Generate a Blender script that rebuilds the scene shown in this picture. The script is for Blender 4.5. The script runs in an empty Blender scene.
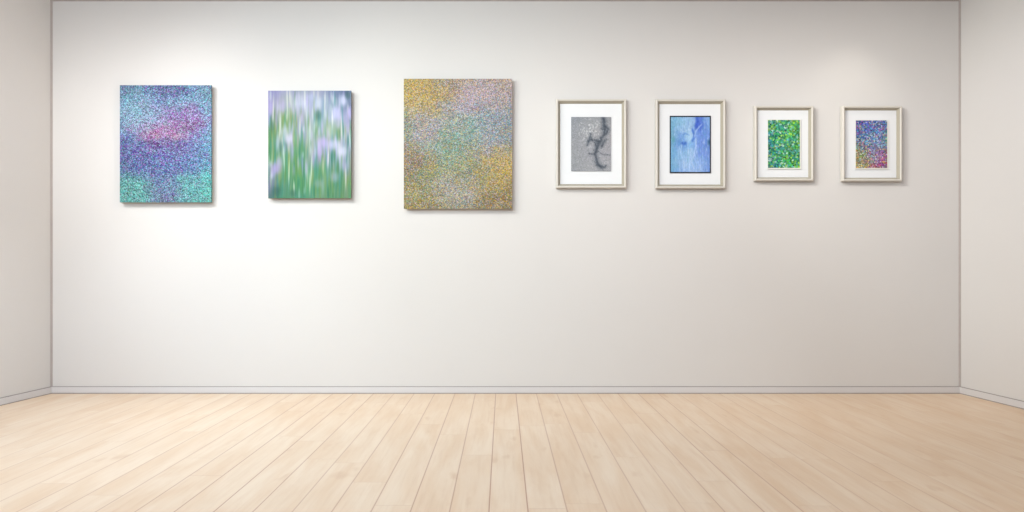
import bpy, bmesh, math, random
import numpy as np
from mathutils import Vector
C = bpy.context.scene.collection
random.seed(4)
RNG = np.random.default_rng(11)

# ------------------------------------------------------------------ room metrics (metres)
F = 700.0                     # focal length in pixels of a 1024 px wide frame
PXM = 131.5                   # pixels per metre on the back wall
D = F / PXM                   # camera to back wall
VX, VY = 503.0, 267.0         # vanishing point
H = 126.5 / PXM               # eye height
XL, XR = (51.3 - VX) / PXM, (960 - VX) / PXM
SL, SR = 0.12, 0.086          # side walls splay outwards towards the viewer
YF = -1.6                     # room's open front end
HC = 2.992                    # ceiling height

def lin(c):
    return tuple(((v/255)/12.92 if v/255 <= .04045 else ((v/255+.055)/1.055)**2.4) for v in c)

# ------------------------------------------------------------------ helpers
def tag(o, label=None, cat=None, group=None, kind=None):
    if label: o['label'] = label
    if cat: o['category'] = cat
    if group: o['group'] = group
    if kind: o['kind'] = kind
    return o

def obj(name, me, mats, parent=None):
    o = bpy.data.objects.new(name, me); C.objects.link(o)
    for m in (mats if isinstance(mats, (list, tuple)) else [mats]): me.materials.append(m)
    if parent: o.parent = parent
    return o

def empty(name, loc):
    o = bpy.data.objects.new(name, None); C.objects.link(o); o.location = loc
    o.empty_display_size = .1
    return o

def mesh(name, verts, faces):
    me = bpy.data.meshes.new(name); me.from_pydata(verts, [], faces); me.update()
    bm = bmesh.new(); bm.from_mesh(me)
    bmesh.ops.recalc_face_normals(bm, faces=bm.faces); bm.to_mesh(me); bm.free()
    return me

def prism(name, poly, z0, z1):
    """vertical prism over a plan polygon"""
    n = len(poly)
    v = [(x, y, z0) for x, y in poly] + [(x, y, z1) for x, y in poly]
    f = [tuple(range(n)), tuple(range(n, 2*n))] + [(i, (i+1) % n, n+(i+1) % n, n+i) for i in range(n)]
    return mesh(name, v, f)

def box(name, a, b, bevel=0):
    me = prism(name, [(a[0], a[1]), (b[0], a[1]), (b[0], b[1]), (a[0], b[1])], a[2], b[2])
    if bevel:
        bm = bmesh.new(); bm.from_mesh(me)
        bmesh.ops.bevel(bm, geom=bm.edges[:], offset=bevel, segments=2, affect='EDGES')
        bm.to_mesh(me); bm.free()
    return me

class NT:
    def __init__(s, name):
        s.m = bpy.data.materials.new(name); s.m.use_nodes = True
        s.t = s.m.node_tree; s.b = s.t.nodes['Principled BSDF']
    def n(s, t, ins=None, **kw):
        nd = s.t.nodes.new('ShaderNode' + t)
        for k, v in kw.items(): setattr(nd, k, v)
        for k, v in (ins or {}).items(): s.set(nd.inputs[k], v)
        return nd
    def set(s, sock, v):
        if isinstance(v, bpy.types.NodeSocket): s.t.links.new(v, sock)
        else: sock.default_value = v
    def math(s, op, a, b=0.0, c=0.0):
        nd = s.n('Math', operation=op)
        s.set(nd.inputs[0], a); s.set(nd.inputs[1], b); s.set(nd.inputs[2], c)
        return nd.outputs[0]
    def mix(s, f, a, b, mode='MIX'):
        nd = s.n('Mix', data_type='RGBA', blend_type=mode)
        s.set(nd.inputs[0], f)
        s.set(nd.inputs[6], a if isinstance(a, bpy.types.NodeSocket) else (*a, 1))
        s.set(nd.inputs[7], b if isinstance(b, bpy.types.NodeSocket) else (*b, 1))
        return nd.outputs[2]
    def ramp(s, f, stops, const=False):
        nd = s.n('ValToRGB', {0: f}); r = nd.color_ramp
        if const: r.interpolation = 'CONSTANT'
        while len(r.elements) < len(stops): r.elements.new(.5)
        for e, (p, c) in zip(r.elements, stops): e.position = p; e.color = (*c, 1)
        return nd.outputs[0]
    def bump(s, h, strength, dist):
        b = s.n('Bump', {'Strength': strength, 'Distance': dist, 'Height': h})
        s.t.links.new(b.outputs[0], s.b.inputs['Normal'])
    def col(s, c): s.set(s.b.inputs['Base Color'], c if isinstance(c, bpy.types.NodeSocket) else (*c, 1))
    def rough(s, v, spec=.5): s.b.inputs['Roughness'].default_value = v; s.b.inputs['Specular IOR Level'].default_value = spec

# ------------------------------------------------------------------ materials
def wall_mat(name, c):
    t = NT(name); co = t.n('TexCoord').outputs['Object']
    n = t.n('TexNoise', {'Vector': co, 'Scale': 1.1, 'Detail': 3.0}).outputs[0]
    t.col(t.mix(n, tuple(v*.975 for v in c), tuple(min(1, v*1.02) for v in c)))
    t.rough(.75, .25)
    t.bump(t.n('TexNoise', {'Vector': co, 'Scale': 260.0, 'Detail': 2.0}).outputs[0], .06, .002)
    return t.m
M_WALL = wall_mat('wall_paint', (.645, .63, .61))
M_SIDE = wall_mat('side_wall_paint', (.64, .625, .605))
M_CEIL = wall_mat('ceiling_paint', (.62, .61, .60))
M_BASE = wall_mat('baseboard_paint', (.63, .615, .61))
def plain(name, c, r=.6, spec=.3, var=.08, sc=30.0):
    t = NT(name); co = t.n('TexCoord').outputs['Object']
    n = t.n('TexNoise', {'Vector': co, 'Scale': sc, 'Detail': 3.0}).outputs[0]
    t.col(t.mix(n, tuple(v*(1-var) for v in c), tuple(min(1, v*(1+var)) for v in c)))
    t.rough(r, spec); return t.m
M_GAP = plain('shadow_gap', (.33, .30, .28), .9, .1)  # dark tone carries the shade of the gaps along the baseboard
M_FRAME = plain('champagne_frame_lacquer', lin((203, 199, 190)), .42, .5, .03, 60.0)
M_BEVEL = plain('shaded_frame_bevel', lin((164, 158, 143)), .6, .3, .04, 60.0)  # frame colour darkened to strengthen the shade on the inner slope
M_MAT = plain('white_mat_board', (.74, .757, .772), .9, .1, .01)
M_PAPER = plain('white_paper', (.72, .72, .67), .9, .1, .02)
M_BLACK = plain('black_border', (.012, .016, .022), .6, .3)
M_WOOD = plain('stretcher_pine', lin((200, 170, 130)), .7, .2, .1)

def floor_mat():
    t = NT('maple_planks'); co = t.n('TexCoord').outputs['Object']
    sp = t.n('SeparateXYZ', {0: co}); X, Y = sp.outputs[0], sp.outputs[1]
    W = .1545; X0 = (516 - VX) / PXM
    u = t.math('DIVIDE', t.math('SUBTRACT', X, X0), W)
    k = t.math('FLOOR', u); fr = t.math('FRACT', u)
    r1 = t.n('TexWhiteNoise', {'W': k}, noise_dimensions='1D').outputs[0]
    r2 = t.n('TexWhiteNoise', {'W': t.math('ADD', k, 37.3)}, noise_dimensions='1D').outputs[0]
    v = t.math('ADD', t.math('DIVIDE', Y, 1.45), t.math('MULTIPLY', r1, 7.0))
    j = t.math('FLOOR', v); fv = t.math('FRACT', v)
    r3 = t.n('TexWhiteNoise', {'Vector': t.n('CombineXYZ', {0: k, 1: j}).outputs[0]}, noise_dimensions='3D').outputs[0]
    # seams
    dx = t.math('MULTIPLY', t.math('MINIMUM', fr, t.math('SUBTRACT', 1.0, fr)), W)
    dy = t.math('MULTIPLY', t.math('MINIMUM', fv, t.math('SUBTRACT', 1.0, fv)), 1.45)
    sx = t.n('MapRange', {0: dx, 1: .0014, 2: .0040, 3: 1.0, 4: 0.0}).outputs[0]
    sy = t.n('MapRange', {0: dy, 1: .001, 2: .004, 3: .38, 4: 0.0}).outputs[0]
    # seams read strongest in the middle of the floor, fainter towards the side walls
    midf = t.n('MapRange', {0: t.math('ABSOLUTE', t.math('ADD', X, .5)), 1: .7, 2: 2.6, 3: 1.0, 4: .28}).outputs[0]
    vis = t.math('MULTIPLY', midf, t.n('MapRange', {0: r2, 1: 0.0, 2: 1.0, 3: .45, 4: .95}).outputs[0])
    seam = t.math('MULTIPLY', t.math('MAXIMUM', sx, sy), vis)
    # grain, offset per board
    cv = t.n('CombineXYZ', {0: t.math('MULTIPLY', X, 6.0), 1: t.math('ADD', t.math('MULTIPLY', Y, .9), t.math('MULTIPLY', r3, 40.0)), 2: k}).outputs[0]
    g1 = t.n('TexNoise', {'Vector': cv, 'Scale': 1.5, 'Detail': 4.0, 'Roughness': .55, 'Distortion': .6}).outputs[0]
    cv2 = t.n('CombineXYZ', {0: t.math('MULTIPLY', X, 46.0), 1: t.math('ADD', t.math('MULTIPLY', Y, 2.2), t.math('MULTIPLY', r3, 19.0)), 2: k}).outputs[0]
    g2 = t.n('TexNoise', {'Vector': cv2, 'Scale': 1.0, 'Detail': 5.0, 'Roughness': .6}).outputs[0]
    g3 = t.n('TexNoise', {'Vector': t.n('CombineXYZ', {0: t.math('MULTIPLY', X, 7.0), 1: t.math('MULTIPLY', Y, 2.4), 2: k}).outputs[0], 'Scale': 1.6, 'Detail': 2.0}).outputs[0]
    c = t.mix(t.n('MapRange', {0: g1, 1: .34, 2: .68, 3: 0.0, 4: 1.0}).outputs[0], FL_A, FL_B)
    c = t.mix(t.math('MULTIPLY', r3, .15), c, FL_C)
    c = t.mix(t.n('MapRange', {0: g2, 1: .48, 2: .78, 3: 0.0, 4: .32}).outputs[0], c, FL_D)
    c = t.mix(t.n('MapRange', {0: g3, 1: .66, 2: .80, 3: 0.0, 4: .5}).outputs[0], c, FL_D)
    c = t.mix(t.math('MULTIPLY', seam, .80), c, lin((150, 84, 52)))
    t.col(c); t.rough(.42, .35)
    t.bump(t.math('SUBTRACT', t.math('MULTIPLY', g2, .05), t.math('MULTIPLY', sx, .25)), .12, .001)
    return t.m
FL_A, FL_B, FL_C, FL_D = [tuple(v*g for v, g in zip(c, (.995, .955, .925))) for c in (lin((226, 208, 185)), lin((217, 191, 162)), lin((231, 217, 197)), lin((200, 166, 134)))]
M_FLOOR = floor_mat()

# ------------------------------------------------------------------ room shell
def xl(y): return XL - SL * (D - y)
def xr(y): return XR + SR * (D - y)
T = .12
def S(o): o['kind'] = 'structure'; return o
fl = S(obj('floor', prism('floor', [(xl(YF)-T, YF), (xr(YF)+T, YF), (XR+T, D+T), (XL-T, D+T)], -.1, 0), M_FLOOR))
S(obj('ceiling', prism('ceiling', [(xl(YF)-T, YF), (xr(YF)+T, YF), (XR+T, D+T), (XL-T, D+T)], HC, HC+.1), M_CEIL))
S(obj('wall_back', box('wall_back', (XL-T, D, 0), (XR+T, D+T, HC)), M_WALL))
S(obj('wall_left', prism('wall_left', [(XL, D), (XL-T, D), (xl(YF)-T, YF), (xl(YF), YF)], 0, HC), M_SIDE))
S(obj('wall_right', prism('wall_right', [(XR, D), (XR+T, D), (xr(YF)+T, YF), (xr(YF), YF)], 0, HC), M_SIDE))

BH, BT = .050, .009          # baseboard height, thickness
JT = .006                     # contact shade between floor and baseboard, put in as a dark strip
GH = .0048                    # dark-coloured strip above it for the shade in the groove
def board(y0, y1, side, t, z0, z1, name, m):
    x = xl if side < 0 else xr
    s = 1 if side < 0 else -1
    return S(obj(name, prism(name, [(x(y0), y0), (x(y1), y1), (x(y1)+s*t, y1), (x(y0)+s*t, y0)], z0, z1), m))
S(obj('baseboard_back', box('baseboard_back', (XL, D-BT, JT), (XR, D, BH), .0015), M_BASE))
board(YF, D-BT, -1, BT, JT, BH, 'baseboard_left', M_BASE)
board(YF, D-BT, 1, BT, JT, BH, 'baseboard_right', M_BASE)
S(obj('trim_1', box('trim_1', (XL, D-.004, BH), (XR, D, BH+GH)), M_GAP))
board(YF, D-.004, -1, .004, BH, BH+GH, 'trim_2', M_GAP)
board(YF, D-.004, 1, .004, BH, BH+GH, 'trim_3', M_GAP)
S(obj('trim_7', box('trim_7', (XL, D-BT, 0), (XR, D, JT)), M_GAP))
board(YF, D-BT, -1, BT-.001, 0, JT, 'trim_8', M_GAP)
board(YF, D-BT, 1, BT-.001, 0, JT, 'trim_9', M_GAP)
# dark beads painting the shade line in the two upright corners and under the ceiling
M_CORNER_SHADE = plain('corner_shade', (.40, .36, .34), .9, .1)
S(obj('trim_4', prism('trim_4', [(XL, D), (XL+.011, D), (XL, D-.011)], BH+GH, HC), M_CORNER_SHADE))
S(obj('trim_5', prism('trim_5', [(XR, D), (XR-.011, D), (XR, D-.011)], BH+GH, HC), M_CORNER_SHADE))
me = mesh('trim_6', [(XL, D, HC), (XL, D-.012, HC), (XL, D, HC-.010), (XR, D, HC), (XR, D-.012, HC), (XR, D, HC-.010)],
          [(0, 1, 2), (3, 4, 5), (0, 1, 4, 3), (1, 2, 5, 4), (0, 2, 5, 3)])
S(obj('trim_6', me, M_CORNER_SHADE))

# ------------------------------------------------------------------ painting with arrays
def table(rows, w, h):
    """smooth colour field from a coarse table of sRGB colours"""
    a = np.array(rows, float); R, K = a.shape[:2]
    yy = np.linspace(0, R-1, h); xx = np.linspace(0, K-1, w)
    def sm(t): return t*t*(3-2*t)*.6 + t*.4
    y0 = np.clip(yy.astype(int), 0, R-2); x0 = np.clip(xx.astype(int), 0, K-2)
    fy = sm(yy-y0)[:, None, None]; fx = sm(xx-x0)[None, :, None]
    g = lambda i, j: a[np.ix_(y0+i, x0+j)]
    return (g(0, 0)*(1-fx)+g(0, 1)*fx)*(1-fy) + (g(1, 0)*(1-fx)+g(1, 1)*fx)*fy

def stroke(img, x, y, rx, ry, col, a, ang=0.0):
    """soft elliptical dab in normalised coordinates"""
    h, w = img.shape[:2]
    e = 2.4*max(rx, ry) if ang else 0
    ex, ey = (e or 2.4*rx), (e or 2.4*ry)
    i0, i1 = max(0, int((y-ey)*h)), min(h, int((y+ey)*h)+2)
    j0, j1 = max(0, int((x-ex)*w)), min(w, int((x+ex)*w)+2)
    if i1 <= i0 or j1 <= j0: return
    Yg, Xg = np.mgrid[i0:i1, j0:j1]; dx = Xg/w-x; dy = Yg/h-y
    ca, sa = math.cos(ang), math.sin(ang)
    u = (dx*ca+dy*sa)/rx; v = (-dx*sa+dy*ca)/ry
    m = (a*np.exp(-(u*u+v*v)**1.4))[..., None]
    img[i0:i1, j0:j1] = img[i0:i1, j0:j1]*(1-m) + np.array(col, float)*m

def line(img, pts, r, col, a, asp=1.0):
    for (x0, y0), (x1, y1) in zip(pts[:-1], pts[1:]):
        n = max(2, int(math.hypot(x1-x0, y1-y0)/(r*.6)))
        for i in range(n):
            t = i/n; stroke(img, x0+(x1-x0)*t, y0+(y1-y0)*t, r*random.uniform(.7, 1.2), r*asp*random.uniform(.7, 1.2), col, a)

def paint_mesh(name, w, h, img, depth, bottom_up=True):
    """panel w x h, front face at y=-depth carries the colours as a point attribute; wrapped edges, closed back"""
    ih, iw = img.shape[:2]
    verts, faces = [], []
    for i in range(ih):
        for j in range(iw):
            verts.append((-w/2 + w*j/(iw-1), -depth, h/2 - h*i/(ih-1)))
    for i in range(ih-1):
        for j in range(iw-1):
            a = i*iw+j; faces.append((a, a+iw, a+iw+1, a+1))
    ring = [j for j in range(iw)] + [i*iw+iw-1 for i in range(1, ih)] + [(ih-1)*iw+j for j in range(iw-2, -1, -1)] + [i*iw for i in range(ih-2, 0, -1)]
    b0 = len(verts); n = len(ring)
    for q in ring: x, y, z = verts[q]; verts.append((x, 0, z))
    for i in range(n): faces.append((ring[i], ring[(i+1) % n], b0+(i+1) % n, b0+i))
    faces.append(tuple(range(b0, b0+n)))
    me = bpy.data.meshes.new(name); me.from_pydata(verts, [], faces); me.update()
    c = np.clip(img, 0, 255)/255.0
    c = np.where(c <= .04045, c/12.92, ((c+.055)/1.055)**2.4).reshape(-1, 3)
    c = np.vstack([c, c[ring]*.92])
    at = me.attributes.new('paint', 'FLOAT_COLOR', 'POINT')
    at.data.foreach_set('color', np.hstack([c, np.ones((len(c), 1))]).astype(np.float32).ravel())
    return me

def dab_mat(name, scale, palette, fac, contrast, stretch=(1, 1, 1), warp=.0, metric='EUCLIDEAN', rnd=1.0, rough=.6, spec=.25, gain=1.0):
    """colour field broken into small painted dabs that each lean to a palette colour"""
    t = NT(name)
    base = t.n('Attribute', attribute_name='paint').outputs['Color']
    co = t.n('TexCoord').outputs['Object']
    if warp:
        nz = t.n('TexNoise', {'Vector': co, 'Scale': scale*.35, 'Detail': 2.0}).outputs['Color']
        wv = t.n('VectorMath', {0: nz, 1: (-.5, -.5, -.5)}, operation='ADD').outputs[0]
        sc = t.n('VectorMath', {0: wv, 'Scale': warp}, operation='SCALE').outputs[0]
        co = t.n('VectorMath', {0: co, 1: sc}, operation='ADD').outputs[0]
    co = t.n('VectorMath', {0: co, 1: stretch}, operation='MULTIPLY').outputs[0]
    v = t.n('TexVoronoi', {'Vector': co, 'Scale': scale, 'Randomness': rnd}, distance=metric)
    s = t.n('SeparateColor', {0: v.outputs['Color']})
    N = len(palette)
    pc = t.ramp(s.outputs[0], [(i/N, lin(p)) for i, p in enumerate(palette)], True)
    c = t.mix(fac, base, pc)
    val = t.n('MapRange', {0: s.outputs[1], 1: 0.0, 2: 1.0, 3: (1-contrast)*gain, 4: (1+contrast)*gain}).outputs[0]
    c = t.mix(1.0, c, t.n('CombineColor', {0: val, 1: val, 2: val}).outputs[0], 'MULTIPLY')
    t.col(c); t.rough(rough, spec)
    t.bump(s.outputs[2], .25, .001)
    return t.m

def smooth_mat(name, speck=0.0, sc=150.0, rough=.6, stretch=(1, 1, 1), gain=1.0):
    t = NT(name)
    base = t.n('Attribute', attribute_name='paint').outputs['Color']
    co = t.n('VectorMath', {0: t.n('TexCoord').outputs['Object'], 1: stretch}, operation='MULTIPLY').outputs[0]
    nz = t.n('TexNoise', {'Vector': co, 'Scale': sc, 'Detail': 3.0, 'Roughness': .7}).outputs[0]
    val = t.n('MapRange', {0: nz, 1: .3, 2: .7, 3: (1-speck)*gain, 4: (1+speck)*gain}).outputs[0]
    c = t.mix(1.0, base, t.n('CombineColor', {0: val, 1: val, 2: val}).outputs[0], 'MULTIPLY')
    t.col(c); t.rough(rough, .25)
    return t.m

# ---- 1 blue / violet / turquoise fleck painting
t1 = [
 [(85,100,150),(92,130,165),(92,122,172),(68,78,140),(92,125,170),(98,130,155)],
 [(100,145,178),(118,165,190),(108,150,190),(100,100,165),(108,145,188),(108,160,180)],
 [(122,165,195),(136,172,200),(138,150,195),(150,100,172),(150,120,185),(112,155,190)],
 [(128,165,198),(142,155,195),(160,118,175),(158,96,168),(150,92,165),(112,140,185)],
 [(118,145,185),(125,125,180),(178,108,160),(168,98,155),(125,85,165),(105,150,185)],
 [(72,76,155),(90,78,158),(140,78,158),(172,98,150),(112,105,172),(86,150,185)],
 [(80,72,150),(82,62,152),(98,66,165),(100,70,162),(88,110,175),(82,155,178)],
 [(76,95,155),(70,82,158),(82,78,160),(80,82,165),(80,120,175),(76,165,178)],
 [(72,158,152),(82,140,160),(86,110,160),(88,110,162),(86,155,172),(76,190,176)],
 [(72,180,155),(78,170,155),(98,138,158),(100,128,160),(92,165,160),(80,195,172)],
 [(82,160,145),(76,168,150),(92,135,150),(112,120,150),(92,165,155),(88,165,155)]]
# ---- 3 ochre / sage / lilac
t3 = [
 [(186,165,92),(176,155,100),(165,150,125),(168,152,140),(185,165,160),(190,170,165)],
 [(200,172,80),(186,160,92),(168,150,120),(190,170,180),(180,165,172),(182,165,160)],
 [(180,165,95),(165,150,120),(160,158,155),(178,168,188),(155,162,170),(165,158,170)],
 [(120,138,125),(168,160,165),(150,165,160),(130,172,160),(125,155,172),(130,150,162)],
 [(135,148,130),(158,155,158),(125,162,145),(135,165,155),(150,168,178),(120,142,155)],
 [(148,135,108),(140,158,140),(128,158,130),(140,155,135),(172,165,168),(175,160,100)],
 [(130,112,82),(124,150,112),(140,155,120),(132,150,115),(160,150,110),(192,168,80)],
 [(138,124,80),(130,138,90),(148,155,125),(150,150,125),(155,145,88),(180,155,68)],
 [(156,142,78),(142,135,88),(165,162,150),(170,165,155),(138,134,88),(155,135,68)],
 [(145,135,75),(142,130,78),(150,148,120),(150,145,120),(142,124,68),(142,122,66)]]

def wobble(img, amp, n=14):
    """broad irregular patches"""
    h, w = img.shape[:2]
    for _ in range(n*12):
        x, y = random.random(), random.random()
        c = img[min(h-1, int(min(.99, max(0, y+random.uniform(-.1, .1)))*h)), min(w-1, int(min(.99, max(0, x+random.uniform(-.1, .1)))*w))]
        stroke(img, x, y, random.uniform(.02, .05), random.uniform(.02, .045), np.clip(c*random.uniform(1-amp, 1+amp), 0, 255), .55, random.uniform(0, 3))
    return img

def punch(a, k):
    m = a.mean((0, 1), keepdims=True); return np.clip(m + (a-m)*k, 0, 255)
img1 = punch(wobble(table(t1, 92, 118), .14), 1.1)
r1 = random.Random(8)
for n, box_, cols, a, rr_ in [   # patches: (x0, x1, y0, y1)
    (90, (.0, .5, .14, .40), [(150,185,205),(125,180,205),(160,175,205)], .35, .05),
    (70, (.5, 1., .05, .30), [(120,170,190),(95,150,185)], .25, .05),
    (26, (.35, .65, .0, .08), [(62,60,130),(70,74,140)], .4, .045),
    (60, (.45, .92, .16, .36), [(150,85,170),(130,80,160),(165,100,175)], .4, .045),
    (60, (.26, .66, .33, .47), [(185,98,155),(180,115,150),(165,85,160)], .4, .045),
    (40, (.60, .90, .30, .38), [(115,50,110),(140,70,140)], .35, .03),
    (80, (.0, .66, .45, .60), [(72,60,150),(64,70,155),(92,55,150)], .45, .05),
    (30, (.28, .68, .46, .55), [(115,40,135),(100,50,150)], .4, .04),
    (70, (.0, 1., .58, .74), [(66,84,158),(75,75,160)], .28, .05),
    (50, (.0, .3, .74, 1.), [(72,178,160),(90,170,150)], .35, .05),
    (60, (.58, 1., .72, 1.), [(84,190,175),(90,175,165)], .35, .05),
    (30, (.42, .60, .80, 1.), [(100,85,140),(90,100,150)], .35, .04)]:
    for _ in range(n):
        stroke(img1, r1.gauss((box_[0]+box_[1])/2, (box_[1]-box_[0])/3.2), r1.triangular(box_[2], box_[3]*1.06), rr_, rr_*.6, r1.choice(cols), a, r1.uniform(-.6, .6))
img3 = punch(wobble(table(t3, 108, 130), .14), 1.25)
for n, box_, cols, a in [
    (50, (.52, .95, .04, .20), [(205,185,200),(190,175,195)], .3), (60, (.0, .30, .0, .22), [(205,170,70),(195,165,85)], .35),
    (50, (.70, 1., .55, .85), [(200,170,65),(185,150,60)], .35), (50, (.25, .70, .75, .98), [(178,175,165),(165,160,160)], .3),
    (40, (.0, .22, .55, .70), [(130,105,75),(115,100,80)], .35), (40, (.68, 1., .30, .52), [(120,140,165),(150,160,185)], .3),
    (40, (.10, .40, .28, .50), [(170,160,180),(160,165,175)], .3), (40, (.30, .65, .35, .60), [(115,165,145),(125,170,160)], .3),
    (40, (.70, 1., .86, 1.), [(120,105,60),(150,120,55)], .35), (40, (.05, .30, .70, .95), [(125,130,75),(155,140,70)], .3)]:
    for _ in range(n):
        stroke(img3, r1.gauss((box_[0]+box_[1])/2, (box_[1]-box_[0])/3), r1.gauss((box_[2]+box_[3])/2, (box_[3]-box_[2])/3), .045, .03, r1.choice(cols), a, r1.uniform(0, 3))

# ---- 2 blurred meadow of lilac flowers
def meadow():
    rows = [
     [(128,132,178),(150,158,182),(135,150,160),(150,158,178),(110,130,158),(80,98,130)],
     [(150,148,190),(140,160,140),(165,175,200),(150,165,190),(125,150,165),(105,125,150)],
     [(130,135,170),(118,152,95),(150,160,165),(150,170,180),(160,175,190),(150,155,190)],
     [(92,132,88),(105,150,100),(150,158,178),(150,175,160),(135,165,140),(165,170,195)],
     [(80,145,110),(130,150,150),(110,155,120),(160,170,185),(165,160,205),(160,165,190)],
     [(82,128,90),(95,150,115),(105,155,115),(150,150,185),(150,165,190),(140,150,170)],
     [(135,135,165),(90,148,105),(100,155,110),(85,150,125),(115,155,145),(135,145,150)],
     [(125,125,160),(90,140,120),(85,150,100),(100,150,110),(90,150,130),(125,150,120)],
     [(85,120,120),(85,140,110),(80,145,120),(110,150,120),(95,145,115),(115,145,115)]]
    im = table(rows, 150, 196)
    greens = [(62,128,84),(70,150,124),(108,148,70),(54,142,132),(128,160,90),(40,120,92),(150,160,110)]
    pale = [(195,198,225),(184,182,222),(205,215,220),(165,160,208),(190,205,205)]
    for _ in range(420):
        x, y = random.random(), random.betavariate(2.2, 1.4)
        stroke(im, x, y, random.uniform(.006, .014), random.uniform(.05, .15), random.choice(greens), random.uniform(.18, .5), random.uniform(-.05, .05)*(1 if x > .4 else 2))
    for _ in range(150):
        x, y = random.random(), random.betavariate(1.3, 2.0)
        stroke(im, x, y, random.uniform(.008, .018), random.uniform(.03, .09), random.choice(pale), random.uniform(.25, .5))
    for x, y, rx, ry, c, a in [   # flower heads
        (.90,.09,.045,.055,(196,205,228),.85),(.81,.20,.045,.06,(186,190,225),.8),(.97,.20,.03,.06,(180,176,222),.8),
        (.60,.12,.05,.07,(185,198,215),.7),(.52,.06,.05,.04,(170,185,210),.6),(.40,.09,.05,.07,(190,198,210),.55),
        (.18,.14,.06,.07,(176,172,215),.6),(.24,.44,.06,.05,(200,200,222),.75),(.20,.38,.05,.05,(190,196,210),.6),
        (.66,.48,.07,.06,(182,172,220),.8),(.80,.50,.08,.05,(196,200,228),.7),(.88,.56,.06,.05,(200,205,225),.7),
        (.62,.56,.05,.05,(176,168,214),.6),(.09,.72,.07,.055,(166,156,205),.75),(.14,.66,.04,.05,(176,170,210),.5),
        (.74,.38,.05,.07,(190,200,200),.5),(.80,.80,.05,.05,(168,176,205),.5),(.60,.86,.05,.04,(150,170,185),.4),
        (.92,.70,.05,.05,(165,168,205),.5),(.04,.16,.03,.06,(165,160,205),.5)]:
        stroke(im, x, y, rx, ry, c, a)
    for x, y, l in [(.06,.2,.16),(.23,.12,.16),(.26,.05,.08),(.19,.62,.13),(.25,.75,.12),(.52,.70,.16),(.50,.4,.14),(.68,.12,.12),(.38,.35,.12),
                    (.88,.35,.12),(.50,.85,.10),(.77,.25,.08),(.31,.9,.07),(.93,.8,.1),(.14,.35,.1),(.72,.62,.1),(.44,.1,.1),(.98,.45,.08)]:
        stroke(im, x, y, .0085, l, (222, 228, 218), .62, random.uniform(-.05, .05))
    for x, y, rx, ry in [(.60,.22,.03,.05),(.96,.04,.04,.04),(.10,.93,.06,.05),(.30,.95,.04,.04),(.15,.52,.02,.06),(.05,.33,.02,.06)]:
        stroke(im, x, y, rx, ry, (48, 100, 92), .5)
    return im
img2 = punch(meadow(), 1.22)

# ---- 4 grey stone with dark crack
def stone():
    im = table([[(140,146,154),(150,154,158),(152,154,158)],[(146,150,156),(158,160,164),(158,158,162)],
                [(150,154,158),(156,158,164),(160,160,166)],[(146,150,154),(158,160,164),(160,162,166)]], 76, 104)
    for _ in range(420):
        stroke(im, random.random(), random.random(), .014, .010, random.choice([(178,180,186),(122,126,134),(170,172,178),(132,136,142)]), .5)
    for _ in range(60):
        stroke(im, random.gauss(.46, .12), random.gauss(.25, .10), .022, .008, (222,226,230), .6, random.uniform(0, 3))
    dk = (58, 66, 77)
    rr = random.Random(21)
    def crack(pts, r, a):
        q = []
        for (x0, y0), (x1, y1) in zip(pts[:-1], pts[1:]):
            for i in range(5):
                t = i/5; q.append((x0+(x1-x0)*t+rr.uniform(-.022, .022), y0+(y1-y0)*t+rr.uniform(-.012, .012)))
        q.append(pts[-1])
        for x, y in q:
            stroke(im, x, y, r*2.4, r*1.7, (100, 108, 118), a*.22)
            stroke(im, x, y, r*rr.uniform(.6, 1.5), r*rr.uniform(.4, 1.0), dk, a*.8*rr.uniform(.5, 1.2), rr.uniform(0, 3))
        line(im, q, r*.45, dk, a*.3)
    crack([(.79,0),(.82,.08),(.80,.15),(.86,.22),(.80,.31),(.73,.41),(.67,.50),(.64,.58),(.60,.68),(.62,.80),(.66,.88),(.78,.94)], .034, .62)
    crack([(.73,.46),(.62,.43),(.50,.41),(.40,.44)], .026, .5)
    crack([(.80,.17),(.93,.21),(.88,.29),(.80,.33)], .026, .5)
    crack([(.74,.22),(.84,.23)], .022, .45)
    crack([(.62,.66),(.52,.68),(.44,.67)], .016, .4)
    crack([(.66,.62),(.78,.68),(.97,.70)], .016, .4)
    crack([(.66,.88),(.80,.93),(.86,.89)], .022, .5)
    crack([(.50,.30),(.48,.38),(.42,.46),(.40,.52)], .022, .4)
    crack([(.86,.40),(.80,.48),(.76,.54)], .028, .4)
    crack([(.48,.36),(.58,.48),(.64,.54)], .020, .4)
    for _ in range(26):
        stroke(im, rr.gauss(.68, .13), rr.gauss(.45, .2), .014, .010, rr.choice([dk, (196, 202, 208)]), .5)
    return im
img4 = stone()

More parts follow.
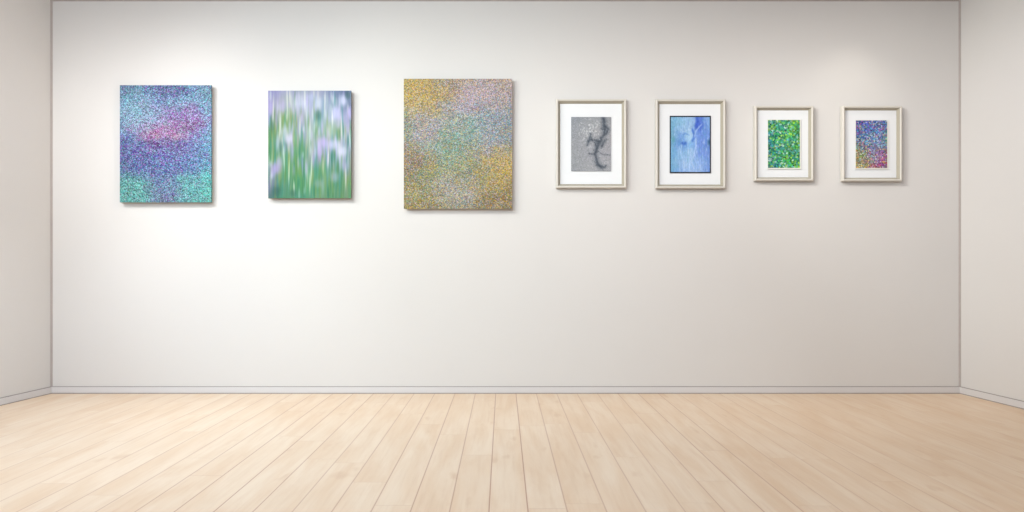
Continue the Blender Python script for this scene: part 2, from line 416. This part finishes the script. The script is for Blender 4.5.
# ---- 5 pale blue water
def water():
    im = table([[(118,172,205),(130,178,214),(150,185,222),(95,130,205),(130,170,220)],
                [(112,165,200),(140,182,215),(150,184,220),(70,105,200),(120,160,215)],
                [(110,160,190),(120,160,215),(165,198,228),(105,140,215),(108,140,212)],
                [(110,162,200),(95,140,205),(130,178,225),(110,140,215),(90,125,200)],
                [(108,160,205),(130,175,215),(150,185,225),(112,145,218),(112,142,212)],
                [(112,165,200),(135,172,215),(155,188,228),(130,165,222),(110,145,210)],
                [(105,160,200),(125,165,220),(145,180,228),(140,175,225),(105,140,210)]], 78, 110)
    for _ in range(260):
        stroke(im, random.random(), random.random(), random.uniform(.008, .018), random.uniform(.02, .06),
               random.choice([(182,208,235),(90,135,205),(100,168,190),(150,185,230),(205,222,240)]), random.uniform(.2, .45))
    rr = random.Random(5)
    def wisp(pts, r, c, a, n=3):
        for _ in range(n):
            q = [(x+rr.uniform(-.02, .02), y+rr.uniform(-.012, .012)) for x, y in pts]
            line(im, q, r*rr.uniform(.6, 1.1), c, a/n*1.15)
    wisp([(.66,0),(.68,.08),(.65,.16),(.63,.20)], .055, (52, 84, 190), .55)
    wisp([(.78,.02),(.74,.10),(.68,.18)], .03, (80, 110, 205), .4)
    wisp([(.56,.22),(.60,.30),(.58,.38),(.52,.44)], .03, (58, 104, 196), .5)
    wisp([(.26,.46),(.34,.49),(.40,.46)], .032, (52, 96, 184), .5)
    wisp([(.28,.34),(.36,.30),(.46,.33)], .016, (92, 140, 205), .4)
    wisp([(.58,.36),(.62,.27),(.72,.18),(.80,.12)], .012, (190, 208, 236), .35)
    wisp([(.64,.38),(.63,.52),(.58,.66),(.56,.8)], .013, (196, 214, 240), .26)
    wisp([(.27,.50),(.26,.62),(.28,.74)], .014, (190, 212, 238), .26)
    wisp([(.22,.20),(.32,.27),(.44,.24),(.52,.22)], .012, (180, 206, 232), .26)
    for _ in range(110):
        x, y = rr.uniform(.12, .9), rr.uniform(.45, 1)
        stroke(im, x, y, .009, rr.uniform(.03, .09), rr.choice([(208,224,244),(186,208,240),(104,146,214),(96,160,205)]), .35)
    for _ in range(50):
        stroke(im, rr.uniform(0, .3), rr.uniform(0, .5), .016, .012, rr.choice([(90,160,180),(150,200,220),(80,130,190)]), .4, rr.uniform(0, 3))
    stroke(im, .97, .46, .04, .06, (30, 80, 110), .7); stroke(im, .06, .40, .05, .05, (60, 140, 130), .4)
    stroke(im, .45, .38, .09, .06, (160, 200, 230), .5)
    return im
img5 = water()

# ---- 6 green mosaic, 7 many-coloured mosaic
img6 = table([[(60,130,105),(90,160,60),(70,160,130),(100,170,60),(80,155,80)],
              [(40,120,120),(80,165,90),(70,165,150),(120,190,70),(100,180,80)],
              [(50,130,150),(50,150,130),(90,175,90),(90,185,140),(70,170,90)],
              [(30,110,120),(50,150,130),(80,170,120),(100,180,110),(90,170,80)],
              [(40,110,130),(60,150,110),(90,175,100),(60,170,90),(60,140,80)],
              [(50,120,90),(60,150,150),(80,170,100),(90,180,70),(80,180,60)]], 36, 54)
img7 = table([[(58,62,130),(70,85,170),(75,95,180),(72,100,190),(70,90,150)],
              [(60,75,150),(70,100,180),(72,110,190),(80,100,180),(80,120,170)],
              [(55,110,170),(70,110,180),(85,140,180),(90,130,180),(90,160,170)],
              [(95,120,110),(90,120,150),(110,150,180),(130,150,185),(100,150,150)],
              [(170,165,70),(130,140,100),(150,120,160),(165,130,165),(130,60,110)],
              [(120,160,60),(190,160,70),(150,150,165),(165,95,150),(150,15,70)],
              [(205,150,40),(170,175,70),(180,110,90),(160,50,90),(130,10,50)]], 36, 54)

M1 = dab_mat('violet_blue_flecks', 150.0, [(50,40,130),(150,215,215),(90,50,150),(165,190,220),(60,195,180),(180,90,165),(36,40,95),(150,180,200),(120,150,110)], .42, .72, (1, 1, 1.25), .012, gain=.69)
M3 = dab_mat('ochre_sage_flecks', 155.0, [(215,180,50),(90,150,100),(190,180,205),(90,165,175),(180,100,60),(215,190,120),(90,100,90),(150,135,175)], .46, .52, (1, 1, 1.2), .012, gain=.71)
M2 = smooth_mat('blurred_meadow_paint', .05, 90.0, .5, (1, 1, .15), .70)
M4 = smooth_mat('grey_stone_paint', .24, 130.0, .6, (1, 1, 1), .86)
M5 = smooth_mat('pale_blue_paint', .16, 110.0, .5, (1, 1, .5), .92)
M6 = dab_mat('green_mosaic_paint', 84.0, [(20,70,90),(110,190,60),(40,160,130),(170,215,60),(90,170,200),(15,60,60),(60,180,90),(190,220,210),(30,120,60),(60,150,160)], .60, .55, (1, 1, 1), .006, 'CHEBYCHEV', .9, .5, gain=.80)
M7 = dab_mat('rainbow_mosaic_paint', 112.0, [(40,50,140),(90,180,200),(150,60,140),(210,190,70),(60,100,190),(200,215,220),(60,150,90),(200,80,90),(110,110,190)], .42, .65, (1, 1, 1), .005, 'CHEBYCHEV', .9, .5, gain=.86)

# ------------------------------------------------------------------ hanging things
def on_wall(px, py, off):
    """point of the picture seen over the wall at (px,py), standing off the wall by off"""
    s = (D - off)/F
    return (px-VX)*s, H - (py-VY)*s

def ring_box(name, w, h, b, y0, y1):
    """flat rectangular ring (four mitred bars)"""
    o = [(-w/2, -h/2), (w/2, -h/2), (w/2, h/2), (-w/2, h/2)]
    i = [(-w/2+b, -h/2+b), (w/2-b, -h/2+b), (w/2-b, h/2-b), (-w/2+b, h/2-b)]
    v = [(x, y, z) for y in (y0, y1) for ringp in (o, i) for x, z in ringp]
    f = []
    for k in range(4):
        n = (k+1) % 4
        f += [(k, n, 4+n, 4+k), (8+k, 8+n, 12+n, 12+k), (k, n, 8+n, 8+k), (4+k, 4+n, 12+n, 12+k)]
    return mesh(name, v, f)

def canvas(x0, y0, x1, y1, img, m, label, dep=.020, gap=.028):
    a = on_wall(x0, y0, dep+gap); b = on_wall(x1, y1, dep+gap)
    w, h = b[0]-a[0], a[1]-b[1]; cx, cz = (a[0]+b[0])/2, (a[1]+b[1])/2
    r = empty('canvas_painting', (cx, D-gap, cz))
    tag(r, label, 'painting', 'unframed canvases on the back wall')
    p = obj('painted_canvas', paint_mesh('painted_canvas', w, h, img, dep), m, r)
    s = obj('stretcher_frame', ring_box('stretcher_frame', w-.03, h-.03, .035, 0.0, gap), M_WOOD, r)
    return r

canvas(119.8, 85.2, 211.2, 202.3, img1, M1, 'unframed canvas flecked in blue, violet and turquoise with a pink patch, leftmost painting')
canvas(268.2, 90.7, 351.0, 198.2, img2, M2, 'unframed canvas of blurred lilac flowers and green stems')
canvas(403.8, 78.8, 512.2, 208.8, img3, M3, 'largest unframed canvas, flecked in ochre, sage green and lilac')

def moulding(name, w, h, prof):
    """mitred frame: prof = [(inward distance, stand-off)] closed profile"""
    v, f = [], []; n = len(prof)
    for sx, sz in ((-1, -1), (1, -1), (1, 1), (-1, 1)):
        for d, y in prof: v.append((sx*(w/2-d), -y, sz*(h/2-d)))
    for k in range(4):
        q = (k+1) % 4
        for i in range(n): j = (i+1) % n; f.append((k*n+i, q*n+i, q*n+j, k*n+j))
    return mesh(name, v, f)

def framed(outer, inner, art, img, m, label, border=None, sheet=None, fd=.040):
    gap = .010   # rubber bumpers hold it off the wall
    a = on_wall(outer[0], outer[1], gap+fd*.8); b = on_wall(outer[2], outer[3], gap+fd*.8)
    w, h = b[0]-a[0], a[1]-b[1]; cx, cz = (a[0]+b[0])/2, (a[1]+b[1])/2
    r = empty('framed_picture', (cx, D-gap, cz))
    tag(r, label, 'picture', 'framed pictures on the back wall')
    B = inner
    prof = [(0, 0), (0, fd-.008), (.0015, fd-.003), (.005, fd), (.011, fd), (.0145, fd-.002), (.0165, fd-.006), (.0165, 0)]
    fr = obj('frame', moulding('frame', w, h, prof), M_FRAME, r)
    prof = [(.0165, 0), (.0165, fd-.006), (B-.003, fd-.026), (B, fd-.030), (B, 0)]
    obj('inner_bevel', moulding('inner_bevel', w, h, prof), M_BEVEL, r)
    fm = .008
    obj('mat_board', box('mat_board', (-w/2+B-.004, -fm, -h/2+B-.004), (w/2-B+.004, -.001, h/2-B+.004)), M_MAT, r)
    lift = .004; th = .003
    def sheet_at(x0, y0, x1, y1, off):
        p = on_wall(x0, y0, gap+off); q = on_wall(x1, y1, gap+off)
        return q[0]-p[0], p[1]-q[1], (p[0]+q[0])/2-cx, (p[1]+q[1])/2-cz
    parent = r; off = fm+lift
    if sheet:
        sw, sh, ox, oz = sheet_at(*sheet, off+th)
        s = obj('backing_sheet', box('backing_sheet', (-sw/2, -th, -sh/2), (sw/2, 0, sh/2)), border, r)
        s.location = (ox, -off, oz)
        if border is M_BLACK: s['label'] = 'thin black border around the blue picture'
        parent = s; base = (ox, oz); off2 = off+th
        aw, ah, ax, az = sheet_at(*art, off2+.0015)
        p = obj('artwork', paint_mesh('artwork', aw, ah, img, .0015), m, s)
        p.location = (ax-ox, -th, az-oz)
    else:
        aw, ah, ax, az = sheet_at(*art, off+th)
        p = obj('artwork', paint_mesh('artwork', aw, ah, img, th), m, r); p.location = (ax, -off, az)
    # hidden spacer block that floats the sheet off the mat
    sp = obj('spacer', box('spacer', (-aw*.3, -off, -ah*.3), (aw*.3, -fm, ah*.3)), M_MAT, r); sp.location = (ax, 0, az)
    for x in (-w/2+.014, w/2-.014):
        for z in (-h/2+.014, h/2-.014):
            bb = obj('rubber_bumper', box('rubber_bumper', (x-.006, 0, z-.006), (x+.006, gap, z+.006), .0015), M_BLACK, r)
    return r

framed((556.1, 98.9, 626.4, 188.0), .032, (571.2, 117, 611, 171.1), img4, M4,
       'pale framed picture of grey stone with a dark branching crack')
framed((655.8, 99.2, 725.5, 188.4), .032, (670.9, 117.1, 709.8, 171.9), img5, M5,
       'pale framed picture in light blue with a thin black border', M_BLACK, (669.8, 115.8, 710.9, 173.0))
framed((754.7, 105.8, 813.4, 180.8), .029, (768.1, 120.0, 799.8, 167.8), img6, M6,
       'small pale framed picture of green and yellow mosaic dabs', M_PAPER, (767.4, 119.4, 801.2, 169.2))
framed((842.3, 105.9, 901.9, 181.2), .029, (856.0, 120.4, 887.2, 168.0), img7, M7,
       'small pale framed picture of dots, blue above, yellow and crimson below', M_PAPER, (855.3, 119.8, 888.6, 169.4))

# ------------------------------------------------------------------ lights
def spot(name, loc, target, power, cone, size, col=(1, .96, .9), blend=1.0):
    l = bpy.data.lights.new(name, 'SPOT'); l.energy = power; l.spot_size = math.radians(cone); l.spot_blend = blend
    l.shadow_soft_size = size; l.color = col
    o = bpy.data.objects.new(name, l); C.objects.link(o); o.location = loc
    o.rotation_euler = (Vector(target)-Vector(loc)).to_track_quat('-Z', 'Y').to_euler()
    return o
def area(name, loc, target, power, sx, sy, col=(1, 1, 1), spread=180):
    l = bpy.data.lights.new(name, 'AREA'); l.shape = 'RECTANGLE'; l.size = sx; l.size_y = sy; l.energy = power; l.color = col
    l.spread = math.radians(spread)
    o = bpy.data.objects.new(name, l); C.objects.link(o); o.location = loc
    o.rotation_euler = (Vector(target)-Vector(loc)).to_track_quat('-Z', 'Y').to_euler()
    return o
def px(x): return (x-VX)/PXM
def pz(y): return H-(y-VY)/PXM
# name, kind, location, target, cone degrees / size, lamp radius, linear rgb watts
LAMPS = [  # unseen; apart from scallop_spot, all added to balance the brightness
    ('added_picture_spot', 'S', (-3.300, D-1.8, 2.69), (px(166), D, pz(212)), 92, 0.28, (88.000, 88.000, 88.000)),  # unseen spot added per picture for its upper-left light and shadow
    ('added_picture_spot', 'S', (-2.868, D-1.8, 2.69), (px(310), D, pz(212)), 92, 0.28, (98.056, 102.148, 104.239)),
    ('added_picture_spot', 'S', (-1.742, D-1.8, 2.69), (px(458), D, pz(212)), 92, 0.28, (86.139, 86.217, 81.350)),
    ('added_picture_spot', 'S', (-0.723, D-1.8, 2.69), (px(592), D, pz(212)), 92, 0.28, (48.000, 47.280, 45.600)),
    ('added_picture_spot', 'S', (0.030, D-1.8, 2.69), (px(691), D, pz(212)), 92, 0.28, (41.200, 38.800, 36.800)),
    ('added_picture_spot', 'S', (0.737, D-1.8, 2.69), (px(784), D, pz(212)), 92, 0.28, (39.140, 36.860, 34.960)),
    ('added_picture_spot', 'S', (1.406, D-1.8, 2.69), (px(872), D, pz(212)), 92, 0.28, (39.140, 36.860, 34.960)),
    ('wall_wash', 'S', (-3.2, 1.6, 2.9), (px(230), D, pz(250)), 75, 0.35, (0.000, 0.000, 0.000)),
    ('wall_wash', 'S', (-2.4, 1.6, 2.9), (px(430), D, pz(250)), 75, 0.35, (127.572, 166.459, 172.598)),
    ('wall_wash', 'S', (.3, 1.6, 2.9), (px(780), D, pz(250)), 75, 0.35, (0.000, 0.000, 0.000)),
    ('floor_fill', 'S', (-2.3, 3.7, 2.93), (-2.2, 3.9, 0), 100, 0.3, (190.602, 219.411, 257.873)),
    ('floor_fill', 'S', (0, 3.4, 2.93), (.1, 3.5, 0), 100, 0.3, (65.252, 75.509, 88.282)),
    ('floor_fill', 'S', (2.2, 3.4, 2.93), (2.3, 3.5, 0), 100, 0.3, (63.582, 56.259, 46.996)),
    ('scallop_spot', 'S', (px(850), D-.55, 2.93), (px(850), D, 1.9), 75, 0.06, (6.912, 6.400, 5.632)),
    ('side_fill', 'S', (2.3, D-1.3, 2.93), (3.55, D-.55, 1.6), 80, 0.2, (8.252, 7.051, 9.540)),
    ('side_fill', 'S', (-2.3, D-1.3, 2.93), (-3.5, D-.45, 1.4), 80, 0.2, (0.000, 0.000, 0.000)),
    ('front_fill', 'A', (-1.2, .2, 2.6), (-1.0, D, .9), 3.2, 1.2, (101.271, 120.564, 137.014)),
    ('wall_wash', 'S', (-2.5, 2.0, 2.93), (px(165), D, pz(215)), 46, 0.3, (0.000, 0.000, 0.000)),
    ('side_wash', 'S', (-.4, 3.7, 2.93), (-3.5, 4.95, 1.7), 60, 0.3, (180.103, 151.240, 133.119)),
    ('side_wash', 'S', (.5, 3.7, 2.93), (3.5, 4.9, 1.7), 60, 0.3, (245.263, 247.574, 238.818)),
    ('wall_wash', 'S', (-3.2, 2.4, 2.7), (px(330), D, pz(230)), 46, 0.3, (0.000, 0.000, 0.000)),
    ('floor_fill', 'S', (.9, 4.2, 2.93), (1.0, 4.6, 0), 90, 0.3, (8.748, 8.748, 11.835)),
]
for nm, kind, loc, tgt, cone, rad, rgb in LAMPS:
    e = max(rgb)
    if e <= 0: continue
    c = tuple(v/e for v in rgb)
    if kind == 'S': spot(nm, loc, tgt, e, cone, rad, c)
    else: area(nm, loc, tgt, e, cone, rad, c)
# ambient fill added through the open front of the room
WORLD = (0.447, 0.330, 0.330)
w = bpy.data.worlds.new('World'); bpy.context.scene.world = w; w.use_nodes = True
bg = w.node_tree.nodes['Background']; bg.inputs[0].default_value = (*[v/max(WORLD+(1e-6,)) for v in WORLD], 1); bg.inputs[1].default_value = max(WORLD)

# ------------------------------------------------------------------ camera
cam = bpy.data.cameras.new('camera'); cam.sensor_width = 36; cam.lens = F/1024*36
cam.shift_x = (512-VX)/1024; cam.shift_y = (VY-256)/1024
co = bpy.data.objects.new('camera', cam); C.objects.link(co)
co.location = (0, 0, H); co.rotation_euler = (math.pi/2, 0, 0)
bpy.context.scene.camera = co
vs = bpy.context.scene.view_settings
vs.view_transform = 'Standard'; vs.look = 'None'; vs.exposure = 0; vs.gamma = 1
